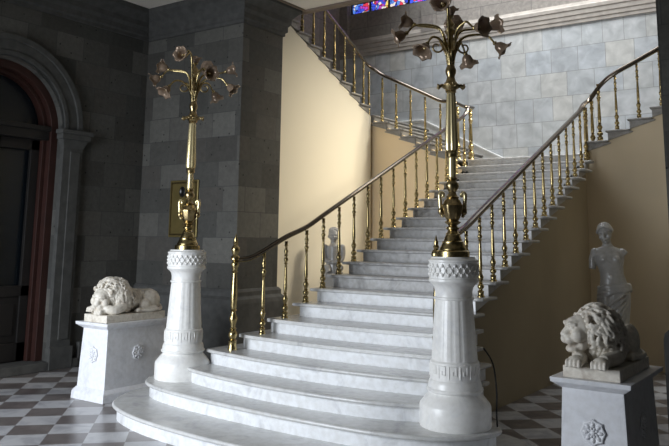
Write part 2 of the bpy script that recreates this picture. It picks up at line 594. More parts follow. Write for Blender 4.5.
# stairwell walls
mb = MB().box(-5.4, 5.4, YB, YB + .3, 0, 6.05)
struct(mb.build('wall_back', M['tiles_xz']))
mb = MB().box(-5.4, 5.4, YB + .02, YB + .3, 6.3, 7.08).box(-5.4, -4.90, YB + .02, YB + .3, 7.08, ZT).box(-.6, 5.4, YB + .02, YB + .3, 7.08, ZT).box(-4.90, -.6, YB + .02, YB + .3, 8.9, ZT)
mb.box(-5.4, -4.92, YB - .06, YB + .1, 6.35, ZT).box(-2.95, -2.6, YB - .06, YB + .1, 6.35, 7.0)
struct(mb.build('wall_back_upper', M['upstone_xz']))
prof = [(-.03, 6.02), (.025, 6.02), (.025, 6.09), (.035, 6.10), (.035, 6.18), (.045, 6.19), (.045, 6.28), (.055, 6.29), (.055, 6.36), (.04, 6.38), (.02, 6.44), (-.03, 6.44)]
struct(ringprof([(-5.15, YB), (5.4, YB)], prof).build('trim_7', M['upmould'], bevel=.004))
struct(MB().box(-5.45, -5.15, 2.9, YB + .1, 0, ZT).build('wall_stairwell_left', M['upstone_yz']))
struct(MB().box(5.2, 5.5, 2.9, YB + .1, 0, ZT).build('wall_stairwell_right', M['upstone_yz']))
mb = MB().box(-5.4, -2.9, 2.9, YB + .3, ZT - 1.2, ZT + .2).box(2.9, 5.4, 2.9, YB + .3, ZT - 1.2, ZT + .2)
mb.box(-5.4, 5.4, 2.7, 2.9, ZC + .8, ZT)
struct(mb.build('ceiling_stairwell', M['ceil']))
# stained glass window
win = struct(MB().box(-4.90, -.6, YB + .12, YB + .16, 7.08, 8.9).build('window_1', M['stained']))
mb = MB().box(-4.90, -.6, YB + .05, YB + .14, 7.06, 7.10).box(-4.90, -.6, YB + .05, YB + .14, 8.86, 8.9)
for i in range(9):
    x = -4.90 + i * (4.14 / 8)
    mb.box(x - .018, x + .018, YB + .08, YB + .14, 7.08, 8.9)
for z in (7.35, 7.65, 8.1, 8.5):
    mb.box(-4.90, -.6, YB + .1, YB + .14, z - .012, z + .012)
mb.build('window_frame', M['door'], win)

# plaster walls below the flights
# left cream wall, parallel to the centre flight
SEGY = [5.70 - .32 * i for i in range(0, 11)]          # nosing of step 28+i
pl = [(5.85, 0), (5.85, 27 * R - .02), (5.70, 27 * R - .02)]
pl = [(YF, 0), (YF, 27 * R - .03), (5.68, 27 * R - .02), (5.68 - .32 * 9, 36 * R - .06), (2.4, 36 * R - .06), (2.4, 0)]
struct(MB().prism(pl, 'x', -2.95, -2.83).build('wall_cream_left', M['cream']))
struct(MB().prism(pl, 'x', 3.0, 3.12).build('wall_cream_right', M['cream']))
# tan walls under the two side flights (facing the hall)
pl = [(-2.9, 0), (-2.9, 26.8 * R), (-2.78, 26.1 * R), (-1.22, 21.1 * R), (-.93, 20 * R - .1), (-.93, 0)]
struct(MB().prism(pl, 'y', YF + .07, YF + .17).build('wall_tan_left', M['warm_lit']))
pl = [(3.1, 0), (3.1, 26.8 * R), (2.85, 26.1 * R), (1.16, 21.0 * R), (1.10, 20 * R - .1), (1.10, 0)]
struct(MB().prism(pl, 'y', YF + .07, YF + .17).build('wall_tan_right', M['lit_tan']))
# walls under the centre flight
pl = [(.95, 0), (.95, 4.9 * R), (ynose(8), 7 * R - .03), (ynose(21), 20 * R - .03), (5.85, 20 * R), (5.85, 0)]
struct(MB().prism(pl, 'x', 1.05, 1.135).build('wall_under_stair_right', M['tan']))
struct(MB().prism(pl, 'x', -.92, -.84).build('wall_under_stair_left', M['cream']))

# ------------------------------------------------------------------ staircase
stair = empty('marble_staircase', (0, 1, 0), 'wide veined marble staircase rising to a landing and splitting into two side flights', 'staircase')
SO = Vector((0, -1, 0))


def off_poly(pl, d):
    n = len(pl)
    ar = sum(pl[i][0] * pl[(i + 1) % n][1] - pl[(i + 1) % n][0] * pl[i][1] for i in range(n))
    sg = 1 if ar > 0 else -1
    out = []
    for i in range(n):
        p0, p1, p2 = Vector(pl[i - 1]), Vector(pl[i]), Vector(pl[(i + 1) % n])
        a_, b2 = (p1 - p0), (p2 - p1)
        a_.normalize()
        b2.normalize()
        n0, n1 = Vector((-a_.y, a_.x)) * sg, Vector((-b2.y, b2.x)) * sg
        o = n0 + n1
        o = o / max(o.dot(n0), .35)
        out.append((p1.x + o.x * d, p1.y + o.y * d))
    return out


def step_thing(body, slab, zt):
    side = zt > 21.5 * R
    shaded = zt > 8.5 * R  # upper steps take the marble greyed for dimmer light
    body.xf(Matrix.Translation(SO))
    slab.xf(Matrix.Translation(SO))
    st = body.build('step', M['shaded_dark_step' if side else 'shaded_grey_step' if shaded else 'step'], stair)
    sl = slab.build('tread', M['shaded_dark_step' if side else 'shaded_grey_step' if shaded else 'tread'], st, bevel=.016, segs=3)
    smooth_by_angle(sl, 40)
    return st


def curved_step(n, front, backy):
    pts = catmull([(x, y, 0) for x, y in front], 6)
    pl = [(p.x, p.y) for p in pts] + [(front[-1][0], backy), (front[0][0], backy)]
    zt = n * R
    step_thing(MB().prism(off_poly(pl, .05), 'z', zt - R - (.001 if n > 1 else 0), zt - .035), MB().prism(pl, 'z', zt - .037, zt), zt)


curved_step(1, [(-2.25, .35), (-2.22, -.05), (-2.10, -.42), (-1.89, -.72), (-1.6, -.90), (-1.1, -1.05), (-.5, -1.13), (0, -1.16), (.6, -1.15), (1.2, -1.10), (1.7, -.98), (2.05, -.75), (2.24, -.4), (2.31, 0), (2.22, .33), (1.92, .54), (1.5, .62)], .9)
curved_step(2, [(-1.5, .40), (-1.78, .37), (-1.99, .24), (-2.06, .02), (-1.97, -.20), (-1.78, -.38), (-1.45, -.50), (-1.0, -.58), (-.4, -.64), (.2, -.67), (.8, -.665), (1.25, -.635), (1.65, -.53), (1.93, -.33), (2.06, -.02), (1.97, .20), (1.76, .33), (1.46, .36)], 1.0)
curved_step(3, [(-1.52, .22), (-1.50, -.02), (-1.38, -.15), (-1.0, -.25), (-.5, -.33), (0, -.37), (.5, -.37), (1.0, -.32), (1.40, -.18), (1.46, -.10), (1.46, .22)], 1.2)
curved_step(4, [(-1.47, .60), (-1.49, .28), (-1.42, .17), (-1.0, .09), (-.5, .02), (.1, .0), (.7, .03), (1.15, .09), (1.40, .14), (1.44, .22), (1.44, .60)], 1.3)
curved_step(5, [(-1.24, .95), (-1.24, .55), (-1.19, .445), (-.8, .39), (-.3, .35), (.1, .34), (.6, .36), (1.0, .40), (1.32, .44), (1.35, .52), (1.35, .95)], 1.3)
curved_step(6, [(-1.10, 1.3), (-1.10, .87), (-1.06, .765), (-.7, .72), (-.2, .685), (.1, .68), (.5, .69), (.95, .73), (1.26, .76), (1.29, .84), (1.29, 1.3)], 1.45)
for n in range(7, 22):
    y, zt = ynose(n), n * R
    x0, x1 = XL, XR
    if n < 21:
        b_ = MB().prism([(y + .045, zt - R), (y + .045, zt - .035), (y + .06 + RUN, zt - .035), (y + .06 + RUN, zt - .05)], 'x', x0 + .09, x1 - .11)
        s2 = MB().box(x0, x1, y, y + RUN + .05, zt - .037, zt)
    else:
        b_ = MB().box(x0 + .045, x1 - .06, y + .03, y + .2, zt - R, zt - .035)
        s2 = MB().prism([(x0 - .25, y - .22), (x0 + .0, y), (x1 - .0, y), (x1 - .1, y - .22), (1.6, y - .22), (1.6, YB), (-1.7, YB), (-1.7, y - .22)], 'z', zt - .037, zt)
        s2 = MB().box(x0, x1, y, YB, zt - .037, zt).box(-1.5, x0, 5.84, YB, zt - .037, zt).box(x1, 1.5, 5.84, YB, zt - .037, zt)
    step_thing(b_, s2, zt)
# side flights along the back wall
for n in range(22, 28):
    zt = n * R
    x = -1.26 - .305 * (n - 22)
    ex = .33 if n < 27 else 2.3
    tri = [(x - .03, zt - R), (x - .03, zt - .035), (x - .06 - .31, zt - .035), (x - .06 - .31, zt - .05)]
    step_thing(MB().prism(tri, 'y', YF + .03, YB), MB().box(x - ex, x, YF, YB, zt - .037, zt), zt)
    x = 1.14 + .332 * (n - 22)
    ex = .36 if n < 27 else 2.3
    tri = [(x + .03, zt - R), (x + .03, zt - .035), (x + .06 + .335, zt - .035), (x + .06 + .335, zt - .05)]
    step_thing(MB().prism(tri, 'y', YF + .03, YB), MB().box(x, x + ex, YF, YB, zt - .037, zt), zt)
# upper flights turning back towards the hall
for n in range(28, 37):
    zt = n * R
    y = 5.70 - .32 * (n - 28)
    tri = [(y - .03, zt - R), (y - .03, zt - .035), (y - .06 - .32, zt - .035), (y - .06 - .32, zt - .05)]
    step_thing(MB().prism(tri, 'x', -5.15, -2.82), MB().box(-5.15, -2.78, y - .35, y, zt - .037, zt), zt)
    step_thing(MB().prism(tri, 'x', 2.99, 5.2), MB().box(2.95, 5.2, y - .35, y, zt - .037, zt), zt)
# sloping skirting on the back wall
sk = []
for x, y in ((-5.15, 27 * R + .20), (-2.95, 27 * R + .20), (-1.12, 21 * R + .20), (1.0, 21 * R + .20), (2.95, 27 * R + .2), (5.2, 27 * R + .2)):
    sk.append((x, y))
low = [(x, y - .45) for x, y in sk]
mb = MB().prism(sk + low[::-1], 'y', YB - .03, YB + .01)
up_ = [(x, y + .03) for x, y in sk]
mb.prism(up_ + sk[::-1], 'y', YB - .06, YB + .01)
struct(mb.build('baseboard_back', M['white'], bevel=.004))

# ------------------------------------------------------------------ balustrades
BH = .86
bal_prof = [(.031, 0), (.031, .012), (.025, .018), (.025, .055), (.030, .062), (.016, .072), (.014, .082), (.024, .095), (.029, .112), (.024, .130), (.013, .142), (.022, .150), (.013, .158),
            (.017, .175), (.024, .200), (.026, .215), (.016, .245), (.012, .262), (.021, .270), (.012, .278), (.015, .295), (.017, .33), (.012, .56), (.011, .60), (.020, .608), (.011, .618),
            (.018, .640), (.021, .655), (.013, .672), (.012, .69), (.019, .698), (.012, .708), (.016, .73), (.020, .748), (.012, .770), (.011, .80), (.019, .81), (.013, .822), (.016, BH)]
bal_mb = MB().lathe(bal_prof, seg=12)
bal_me = None


def baluster(parent, x, y, z, h=BH, fat=1.0):
    global bal_me
    if bal_me is None:
        o = bal_mb.build('baluster', M['brass'], parent, smooth=True)
        smooth_by_angle(o, 50)
        bal_me = o
    else:
        o = bal_me.copy()
        COL.objects.link(o)
        o.parent = parent
    o.location = (x, y, z)
    o.scale = (fat * 1.3, fat * 1.3, h / BH)
    return o


def newel(parent, x, y, z):
    pr_ = [(.052, 0), (.052, .02), (.045, .03), (.045, .09), (.050, .10), (.030, .115), (.042, .135), (.052, .165), (.042, .195), (.026, .215), (.040, .230), (.026, .245), (.032, .28),
           (.044, .32), (.046, .345), (.028, .38), (.024, .41), (.040, .425), (.026, .44), (.034, .46), (.036, .60), (.028, .78), (.024, .83), (.040, .845), (.026, .86), (.036, .90), (.046, .925),
           (.036, .95), (.026, .965), (.050, .98), (.050, 1.01), (.028, 1.03), (.040, 1.06), (.048, 1.09), (.040, 1.12), (.020, 1.14), (.030, 1.16), (.018, 1.185), (.022, 1.20), (.010, 1.235), (.002, 1.27)]
    o = MB().lathe(pr_, seg=18).build('newel_post', M['brass'], parent, smooth=True)
    smooth_by_angle(o, 50)
    o.location = (x, y, z)
    return o


def handrail(parent, pts):
    p = catmull(pts, 5)
    mb = MB().tube(p, .036, 12, flat=(1.15, .72))
    mb.xf(Matrix.Translation((0, 0, 0)))
    o = mb.build('handrail', M['rail'], parent, smooth=True)
    q = [v + Vector((0, 0, -.028)) for v in p]
    o2 = MB().tube(q, .012, 8, flat=(1.6, .7)).build('rail_bar', M['brass'], parent, smooth=True)


RH = BH + .045
balL = empty('balustrade', (0, 0, 0), 'brass balustrade on the left edge of the stairs, curling up along the left upper flight', 'balustrade')
balR = empty('balustrade', (0, 0, 0), 'brass balustrade on the right edge of the stairs, starting behind the nearer lamp', 'balustrade')
newel(balL, -1.18, .30, 4 * R)
newel(balR, 1.34, .30, 4 * R)
baluster(balL, -1.02, .61, 5 * R, .90)
baluster(balL, -.955, .93, 6 * R, .88)
baluster(balR, 1.24, .61, 5 * R, .90)
baluster(balR, 1.18, .93, 6 * R, .88)
BLX, BRX = -.95, 1.17
for n in range(7, 21):
    y = ynose(n) + .17
    baluster(balL, BLX, y, n * R)
    baluster(balR, BRX, y, n * R)
# landing turn posts
for x, y, z, f_ in ((-.95, 6.10, 21 * R, 1.5), (-1.0, 6.22, 21 * R, 1.5), (-1.12, 5.93, 21 * R, 1.5)):
    baluster(balL, x, y, z, .95, f_)
for x, y, z, f_ in ((1.17, 5.74, 20 * R, 1.1), (1.24, 5.90, 21 * R, 1.3), (1.36, 5.88, 22 * R, 1.3)):
    baluster(balR, x, y, z, .92, f_)
for n in range(22, 28):
    baluster(balL, -1.26 - .305 * (n - 22) - .16, YF + .1, n * R)
    if n > 22:
        baluster(balR, 1.14 + .332 * (n - 22) + .16, YF + .1, n * R)
for n in range(28, 37):
    y = 5.70 - .32 * (n - 28) - .16
    baluster(balL, -2.87, y, n * R)
    baluster(balR, 3.04, y, n * R)
pL = [(-1.18, .30, 4 * R + .985), (-1.10, .45, 4 * R + 1.00), (-1.02, .61, 5 * R + .93), (-.965, .93, 6 * R + .93), (-.95, 1.32, 7 * R + RH)]
pL += [(BLX, ynose(n) + .17, n * R + RH) for n in range(8, 21)]
pL += [(-.94, 6.0, 21 * R + .91), (-.95, 6.2, 21 * R + .95), (-1.03, 6.28, 21 * R + .98), (-1.12, 6.2, 21 * R + 1.0), (-1.14, 6.0, 21 * R + 1.02), (-1.22, 5.87, 21.6 * R + .96)]
pL += [(-1.26 - .305 * (n - 22) - .16, YF + .1, n * R + RH + .02) for n in range(22, 27)]
pL += [(-2.78, 5.80, 26.75 * R + RH + .01), (-2.86, 5.66, 27.35 * R + RH), (-2.87, 5.44, 28.15 * R + RH)]
pL += [(-2.87, 5.70 - .32 * (n - 28) - .16, n * R + RH) for n in range(29, 37)]
handrail(balL, pL)
pR = [(1.34, .30, 4 * R + .985), (1.30, .45, 4 * R + 1.00), (1.24, .61, 5 * R + .93), (1.18, .93, 6 * R + .93), (1.17, 1.32, 7 * R + RH)]
pR += [(BRX, ynose(n) + .17, n * R + RH) for n in range(8, 20)]
pR += [(BRX + .01, 5.70, 20 * R + RH - .01), (1.24, 5.85, 21 * R + RH - .06), (1.42, YF + .12, 22 * R + RH + .01)]
pR += [(1.14 + .332 * (n - 22) + .16, YF + .1, n * R + RH) for n in range(23, 27)]
pR += [(2.90, 5.81, 26.75 * R + RH), (3.02, 5.66, 27.35 * R + RH), (3.04, 5.44, 28.15 * R + RH)]
pR += [(3.04, 5.70 - .32 * (n - 28) - .16, n * R + RH) for n in range(29, 37)]
handrail(balR, pR)

# ------------------------------------------------------------------ marble pedestals and lamps
def ring_of(n, fn):
    for k in range(n):
        fn(2 * PI * k / n)


def pedestal(loc, label):
    t = empty('marble_pedestal', loc, label, 'pedestal', 'round marble lamp pedestals at the foot of the stairs')
    pb = [(.295, 0), (.30, .01), (.30, .165), (.292, .185), (.25, .235), (.222, .265), (.218, .275), (.236, .285), (.240, .300), (.232, .312)]
    o = MB().lathe(pb, seg=48).build('base', M['white'], t)
    smooth_by_angle(o, 30)
    z0 = -.31
    ps = [(.228, .310), (.224, .345), (.214, .372), (.208, .378), (.208, .520), (.200, .528), (.196, .534)]
    o = MB().lathe(ps, seg=48).build('key_band', M['white'], t)
    smooth_by_angle(o, 30)

    def fl(a_, z):
        return 1 - .014 * max(0, math.cos(16 * a_)) ** .5 if True else 1
    o = MB().lathe([(.194, .534), (.194, .55), (.166, .96), (.160, 1.035)], seg=192, mod=fl).build('shaft', M['white'], t)
    smooth_by_angle(o, 30)
    pc = [(.160, 1.03), (.172, 1.035), (.172, 1.050), (.160, 1.056), (.160, 1.10), (.168, 1.135), (.186, 1.160), (.206, 1.175), (.214, 1.185), (.214, 1.205), (.207, 1.212), (.207, 1.345), (.214, 1.352),
          (.214, 1.366), (.196, 1.375), (.186, 1.385), (.186, 1.392)]
    cap = MB().lathe(pc, seg=48).build('capital', M['white'], t)
    smooth_by_angle(cap, 30)
    mb = MB()
    for row, z in ((0, 1.245), (1, 1.28), (0, 1.315)):
        for k in range(24):
            a_ = 2 * PI * (k + .5 * row) / 24
            mb.ball((.208 * math.cos(a_), .208 * math.sin(a_), z), (.013, .013, .013), 8, 5)
    for k in range(24):
        for sg in (1, -1):
            p = [(.209 * math.cos(2 * PI * (k + u) / 24), .209 * math.sin(2 * PI * (k + u) / 24), 1.28 + sg * (.055 - .11 * u)) for u in (0, .25, .5, .75, 1)]
            mb.tube(p, .004, 5)
    mb.build('lattice_ornament', M['white'], cap, smooth=True)
    # greek key relief
    mb = MB()
    K = 14
    key = [(0, 0), (0, 1), (.8, 1), (.8, .3), (.4, .3), (.4, .62)]
    for k in range(K):
        pts = [((k + u * .82) / K * 2 * PI, .40 + .10 * w) for u, w in key]
        fine = []
        for i in range(len(pts) - 1):
            for j in range(4):
                u = j / 4
                fine.append((pts[i][0] * (1 - u) + pts[i + 1][0] * u, pts[i][1] * (1 - u) + pts[i + 1][1] * u))
        fine.append(pts[-1])
        mb.tube([(.2075 * math.cos(a_), .2075 * math.sin(a_), z) for a_, z in fine], .0055, 5)
    mb.build('key_ornament', M['white'], [c for c in t.children if c.name.startswith('key_band')][0])
    return t


pedestal((-1.68, .04, 2 * R), 'round fluted marble pedestal beside the far lion, under the farther lamp')
pedestal((1.68, -.04, 2 * R), 'round fluted marble pedestal in the centre foreground, under the nearer lamp')


def shade_mesh(mb, org, direction, size=1.0):
    d = Vector(direction).normalized()
    q = d.to_track_quat('Z', 'Y').to_matrix().to_4x4()
    st = len(mb.v)

    def rim(a_, z):
        k = max(0, (z - .045) / .065)
        return 1 + .065 * k * math.cos(6 * a_) + .02 * k * math.cos(12 * a_)
    prof = [(.014, 0), (.024, .008), (.038, .022), (.046, .045), (.050, .065), (.058, .082), (.074, .094), (.088, .096)]
    seg = 36
    v, f = [], []
    full = prof + [(r - .003, z - .002) for r, z in prof[::-1]]
    for r, z in full:
        for k in range(seg):
            a_ = 2 * PI * k / seg
            zz = z + (.010 * math.cos(6 * a_) * max(0, (z - .05) / .06))
            rr_ = r * rim(a_, z)
            v.append((rr_ * math.cos(a_) * size, rr_ * math.sin(a_) * size, zz * size))
    for i in range(len(full) - 1):
        for k in range(seg):
            f.append((i * seg + k, i * seg + (k + 1) % seg, (i + 1) * seg + (k + 1) % seg, (i + 1) * seg + k))
    mb.add(v, f)
    mb.xf(Matrix.Translation(Vector(org)) @ q, st)


def lamp(loc, label):
    t = empty('brass_lamp', loc, label, 'lamp', 'tall brass flower lamps on the marble pedestals')
    z0 = loc[2]

    def L(name, prof, mat='brass', seg=28, mod=None, parent=None):
        o = MB().lathe(prof, seg=seg, mod=mod).build(name, M[mat], parent or t, smooth=True)
        smooth_by_angle(o, 40)
        return o
    L('base', [(.142, 0), (.142, .045), (.136, .052), (.118, .058), (.116, .075), (.106, .09), (.092, .12), (.094, .13), (.080, .138), (.072, .165), (.060, .19), (.064, .198), (.052, .206), (.042, .23), (.056, .238), (.058, .252), (.040, .262), (.036, .275)], 'brass', 32)
    urn = L('urn', [(.036, .270), (.060, .285), (.074, .30), (.050, .312), (.058, .325), (.070, .345), (.084, .385), (.094, .43), (.096, .445), (.084, .455), (.070, .485), (.052, .505), (.062, .515), (.048, .525), (.034, .55), (.030, .565)], 'old_brass', 32,
            mod=lambda a_, z: 1 + .05 * math.cos(8 * a_) * (1 if .33 < z < .47 else 0))
    for k in range(2):
        a_ = math.radians(35.1) + k * PI
        dx, dy = math.cos(a_), math.sin(a_)
        pts = catmull([(.085 * dx, .085 * dy, .34), (.105 * dx, .105 * dy, .40), (.108 * dx, .108 * dy, .47), (.112 * dx, .112 * dy, .53), (.098 * dx, .098 * dy, .555), (.080 * dx, .080 * dy, .54), (.086 * dx, .086 * dy, .515)], 4)
        MB().tube(pts, [.013 + .006 * math.sin(PI * i / (len(pts) - 1)) for i in range(len(pts))], 8).build('handle', M['gilt'], urn, smooth=True)
        MB().ball((.1 * dx, .1 * dy, .395), (.028, .028, .04), 12, 8).build('mask_ornament', M['old_brass'], urn, smooth=True)
    L('lower_stem', [(.030, .56), (.040, .575), (.056, .60), (.058, .63), (.046, .65), (.030, .665), (.044, .675), (.046, .685), (.034, .692)], 'old_brass')
    L('candle_section', [(.034, .690), (.036, .70), (.033, .86), (.036, .868)], 'gilt')
    L('stem_collar', [(.036, .866), (.048, .874), (.046, .90), (.052, .908), (.048, .925), (.044, .93)], 'old_brass')
    L('column', [(.050, .928), (.056, .95), (.056, 1.0), (.040, 1.42), (.036, 1.45)], 'gilt', 48, mod=lambda a_, z: 1 + .05 * math.cos(12 * a_))
    L('crown_collar', [(.036, 1.448), (.050, 1.46), (.044, 1.475), (.070, 1.505), (.076, 1.525), (.060, 1.54), (.044, 1.56), (.034, 1.60), (.046, 1.63), (.050, 1.66), (.038, 1.69), (.028, 1.72), (.040, 1.735), (.026, 1.75)], 'old_brass')
    cr = [c for c in t.children if c.name.startswith('crown_collar')][0]
    for k in range(4):
        a_ = math.radians(35.1) + k * PI / 2
        dx, dy = math.cos(a_), math.sin(a_)
        mb = MB()
        for w in (-.02, 0, .02):
            mb.tube(catmull([(.05 * dx - w * dy * .5, .05 * dy + w * dx * .5, 1.50), (.085 * dx - w * dy, .085 * dy + w * dx, 1.52), (.112 * dx - w * dy, .112 * dy + w * dx, 1.515 - abs(w)), (.118 * dx - w * dy * 1.4, .118 * dy + w * dx * 1.4, 1.535 - abs(w))], 3), [.016, .015, .014, .013, .013, .012, .012, .011, .010, .006], 7)
        mb.build('leaf_ornament', M['old_brass'], cr, smooth=True)
    L('upper_stem', [(.036, 1.745), (.034, 1.80), (.028, 1.94), (.040, 1.955), (.028, 1.97), (.030, 1.99), (.046, 2.005), (.050, 2.03), (.034, 2.05), (.026, 2.07), (.042, 2.09), (.032, 2.11), (.016, 2.13), (.012, 2.15)], 'old_brass', 20)
    fin = L('finial', [(.012, 2.148), (.03, 2.155), (.034, 2.17), (.014, 2.18)], 'old_brass', 16)
    mb = MB()
    shade_mesh(mb, (0, 0, 2.165), (.1, .1, 1), .8)
    mb.build('glass_shade', M['shade'], fin, smooth=True)
    # arms: screen azimuth (0 = towards the right pier), reach, apex, tip height, shade direction (radial, down)
    spec = [(170, .35, 2.09, (1, .40)), (-114, .22, 2.16, (1, .05)), (75, .26, 2.14, (1, .35)), (8, .38, 2.07, (1, .35)),
            (178, .42, 1.96, (.8, -.35)), (-136, .36, 1.80, (.6, -.75)), (-50, .30, 1.95, (1, -.10)), (-8, .42, 1.86, (.75, -.6)), (55, .34, 1.84, (.6, -.7))]
    for az, reach, zt, (dr, dz) in spec:
        a_ = math.radians(35.1 + az)
        dx, dy = math.cos(a_), math.sin(a_)
        lowarm = dz < .1
        if lowarm:
            prof = [(.018, 1.70), (.035, 1.80), (.075, zt + .06), (.16, zt + .12), (reach - .10, zt + .12), (reach - .03, zt + .05)]
        else:
            prof = [(.020, 1.72), (.03, 1.85), (.06, zt - .10), (.12, zt - .03), (reach - .08, zt - .005), (reach - .03, zt + .01)]
        pts = catmull([(r * dx, r * dy, z) for r, z in prof], 5)
        n_ = len(pts)
        arm = MB().tube(pts, [.015 - .006 * i / n_ for i in range(n_)], 8)
        d = Vector((dx * dr, dy * dr, dz)).normalized()
        tip = Vector(pts[-1])
        st = len(arm.v)
        arm.lathe([(.008, -.01), (.018, 0), (.022, .012), (.014, .02), (.024, .03), (.010, .034)], seg=14)
        arm.xf(Matrix.Translation(tip) @ d.to_track_quat('Z', 'Y').to_matrix().to_4x4(), st)
        ao = arm.build('arm', M['brass'], t, smooth=True)
        mb = MB()
        shade_mesh(mb, tip + d * .018, d, 1.08)
        mb.build('glass_shade', M['shade'], ao, smooth=True)
        # bulb socket seen inside the shade
        mb = MB()
        mb.ball(tip + d * .06, (.014, .014, .022), 10, 7, d.to_track_quat('Z', 'Y').to_matrix())
        mb.build('bulb', M['gilt'], ao, smooth=True)
    for k in range(4):
        a_ = math.radians(35.1 + 4 + 90 * k)
        dx, dy = math.cos(a_), math.sin(a_)
        pts = [(.02, 1.72), (.05, 1.78), (.10, 1.86)]
        sp_ = []
        for i in range(22):
            q = i / 21
            r_ = .066 * (1 - .72 * q)
            an = -.6 + q * 4.4 * PI / 2
            sp_.append((.125 + r_ * math.cos(an + 2.6) + .0, 1.875 + r_ * math.sin(an + 2.6)))
        pts = [(.018, 1.73), (.035, 1.80)] + sp_
        MB().tube([(r * dx, r * dy, z) for r, z in pts], [.011 - .004 * i / len(pts) for i in range(len(pts))], 7).build('scroll', M['old_brass'], t, smooth=True)
    return t


lampL = lamp((-1.68, .04, 2 * R + 1.392), 'tall brass tulip lamp on the farther pedestal, before the dark stone pier')
lampR = copy_tree(lampL)
lampR.location = (1.68, -.04, 2 * R + 1.392)
lampR['label'] = 'tall brass tulip lamp in the foreground on the nearer pedestal, before the stair treads'

# cable behind the nearer pedestal
pts = catmull([(1.86, .16, 2 * R + .62), (1.95, .14, 2 * R + .5), (1.995, .10, 2 * R + .3), (2.0, .08, 2 * R + .12), (1.995, .10, 2 * R + .007)], 5)
tag(MB().tube(pts, .007, 6).build('power_cable', M['cable'], smooth=True), 'thin black cable running down behind the nearer marble pedestal', 'cable')


# ------------------------------------------------------------------ lion plinths
def rosette(mb, r=.085):
    mb.lathe([(r, 0), (r, .008), (r * .9, .014), (r * .78, .006)], seg=24, mod=lambda a_, z: 1 + .09 * math.cos(8 * a_))
    mb.lathe([(.02, .0), (.02, .016), (.008, .022)], seg=12)
    for k in range(8):
        a_ = 2 * PI * k / 8
        mb.ball((r * .62 * math.cos(a_), r * .62 * math.sin(a_), .008), (r * .26, r * .17, .012), 8, 5, Matrix.Rotation(a_, 3, 'Z'))
        mb.ball((r * .33 * math.cos(a_ + .39), r * .33 * math.sin(a_ + .39), .010), (r * .15, r * .10, .010), 8, 5, Matrix.Rotation(a_ + .39, 3, 'Z'))


def lion_plinth(xc, label):
    t = empty('lion_plinth', (xc, .10, 0), label, 'plinth', 'marble plinths under the lions')
    w, l0 = .235, .46
    MB().frustum((-w - .055, w + .055, -l0 - .055, l0 + .055), 0, (-w - .05, w + .05, -l0 - .05, l0 + .05), .09).frustum((-w - .05, w + .05, -l0 - .05, l0 + .05), .09, (-w - .015, w + .015, -l0 - .015, l0 + .015), .135).build('base', M['plinth'], t, bevel=.006)
    MB().frustum((-w - .01, w + .01, -l0 - .01, l0 + .01), .13, (-w + .015, w - .015, -l0 + .015, l0 - .015), .79).build('body', M['plinth'], t, bevel=.004)
    mb = MB()
    for a_, z0, b2, z1 in ((-.01, .785, .012, .80), (.012, .80, .045, .825), (.05, .825, .055, .86)):
        mb.frustum((-w - a_, w + a_, -l0 - a_, l0 + a_), z0, (-w - b2, w + b2, -l0 - b2, l0 + b2), z1)
    mb.build('cornice', M['plinth'], t, bevel=.005)
    for fx, rot, o_ in ((0, Matrix.Rotation(PI / 2, 4, 'X'), (0, -l0 - .002, .50)), (0, Matrix.Rotation(PI / 2, 4, 'Y'), (w - .002, 0, .50)), (0, Matrix.Rotation(-PI / 2, 4, 'Y'), (-w + .002, 0, .50))):
        mb = MB()
        rosette(mb)
        mb.xf(Matrix.Translation(o_) @ rot)
        mb.build('rosette', M['plinth'], t, smooth=True)
    return t


lion_plinth(-2.72, 'tall white marble plinth with rosettes on the left, carrying the sleeping lion')
lion_plinth(2.92, 'tall white marble plinth with a rosette at the lower right, carrying the wakeful lion')


# ------------------------------------------------------------------ lions
def frame(fwd, up=(0, 0, 1)):
    f = Vector(fwd).normalized()
    s0 = f.cross(Vector(up)).normalized()      # right-hand side
    u = s0.cross(f).normalized()
    return Matrix(((f.x, s0.x, u.x), (f.y, s0.y, u.y), (f.z, s0.z, u.z)))   # columns: forward, side, up


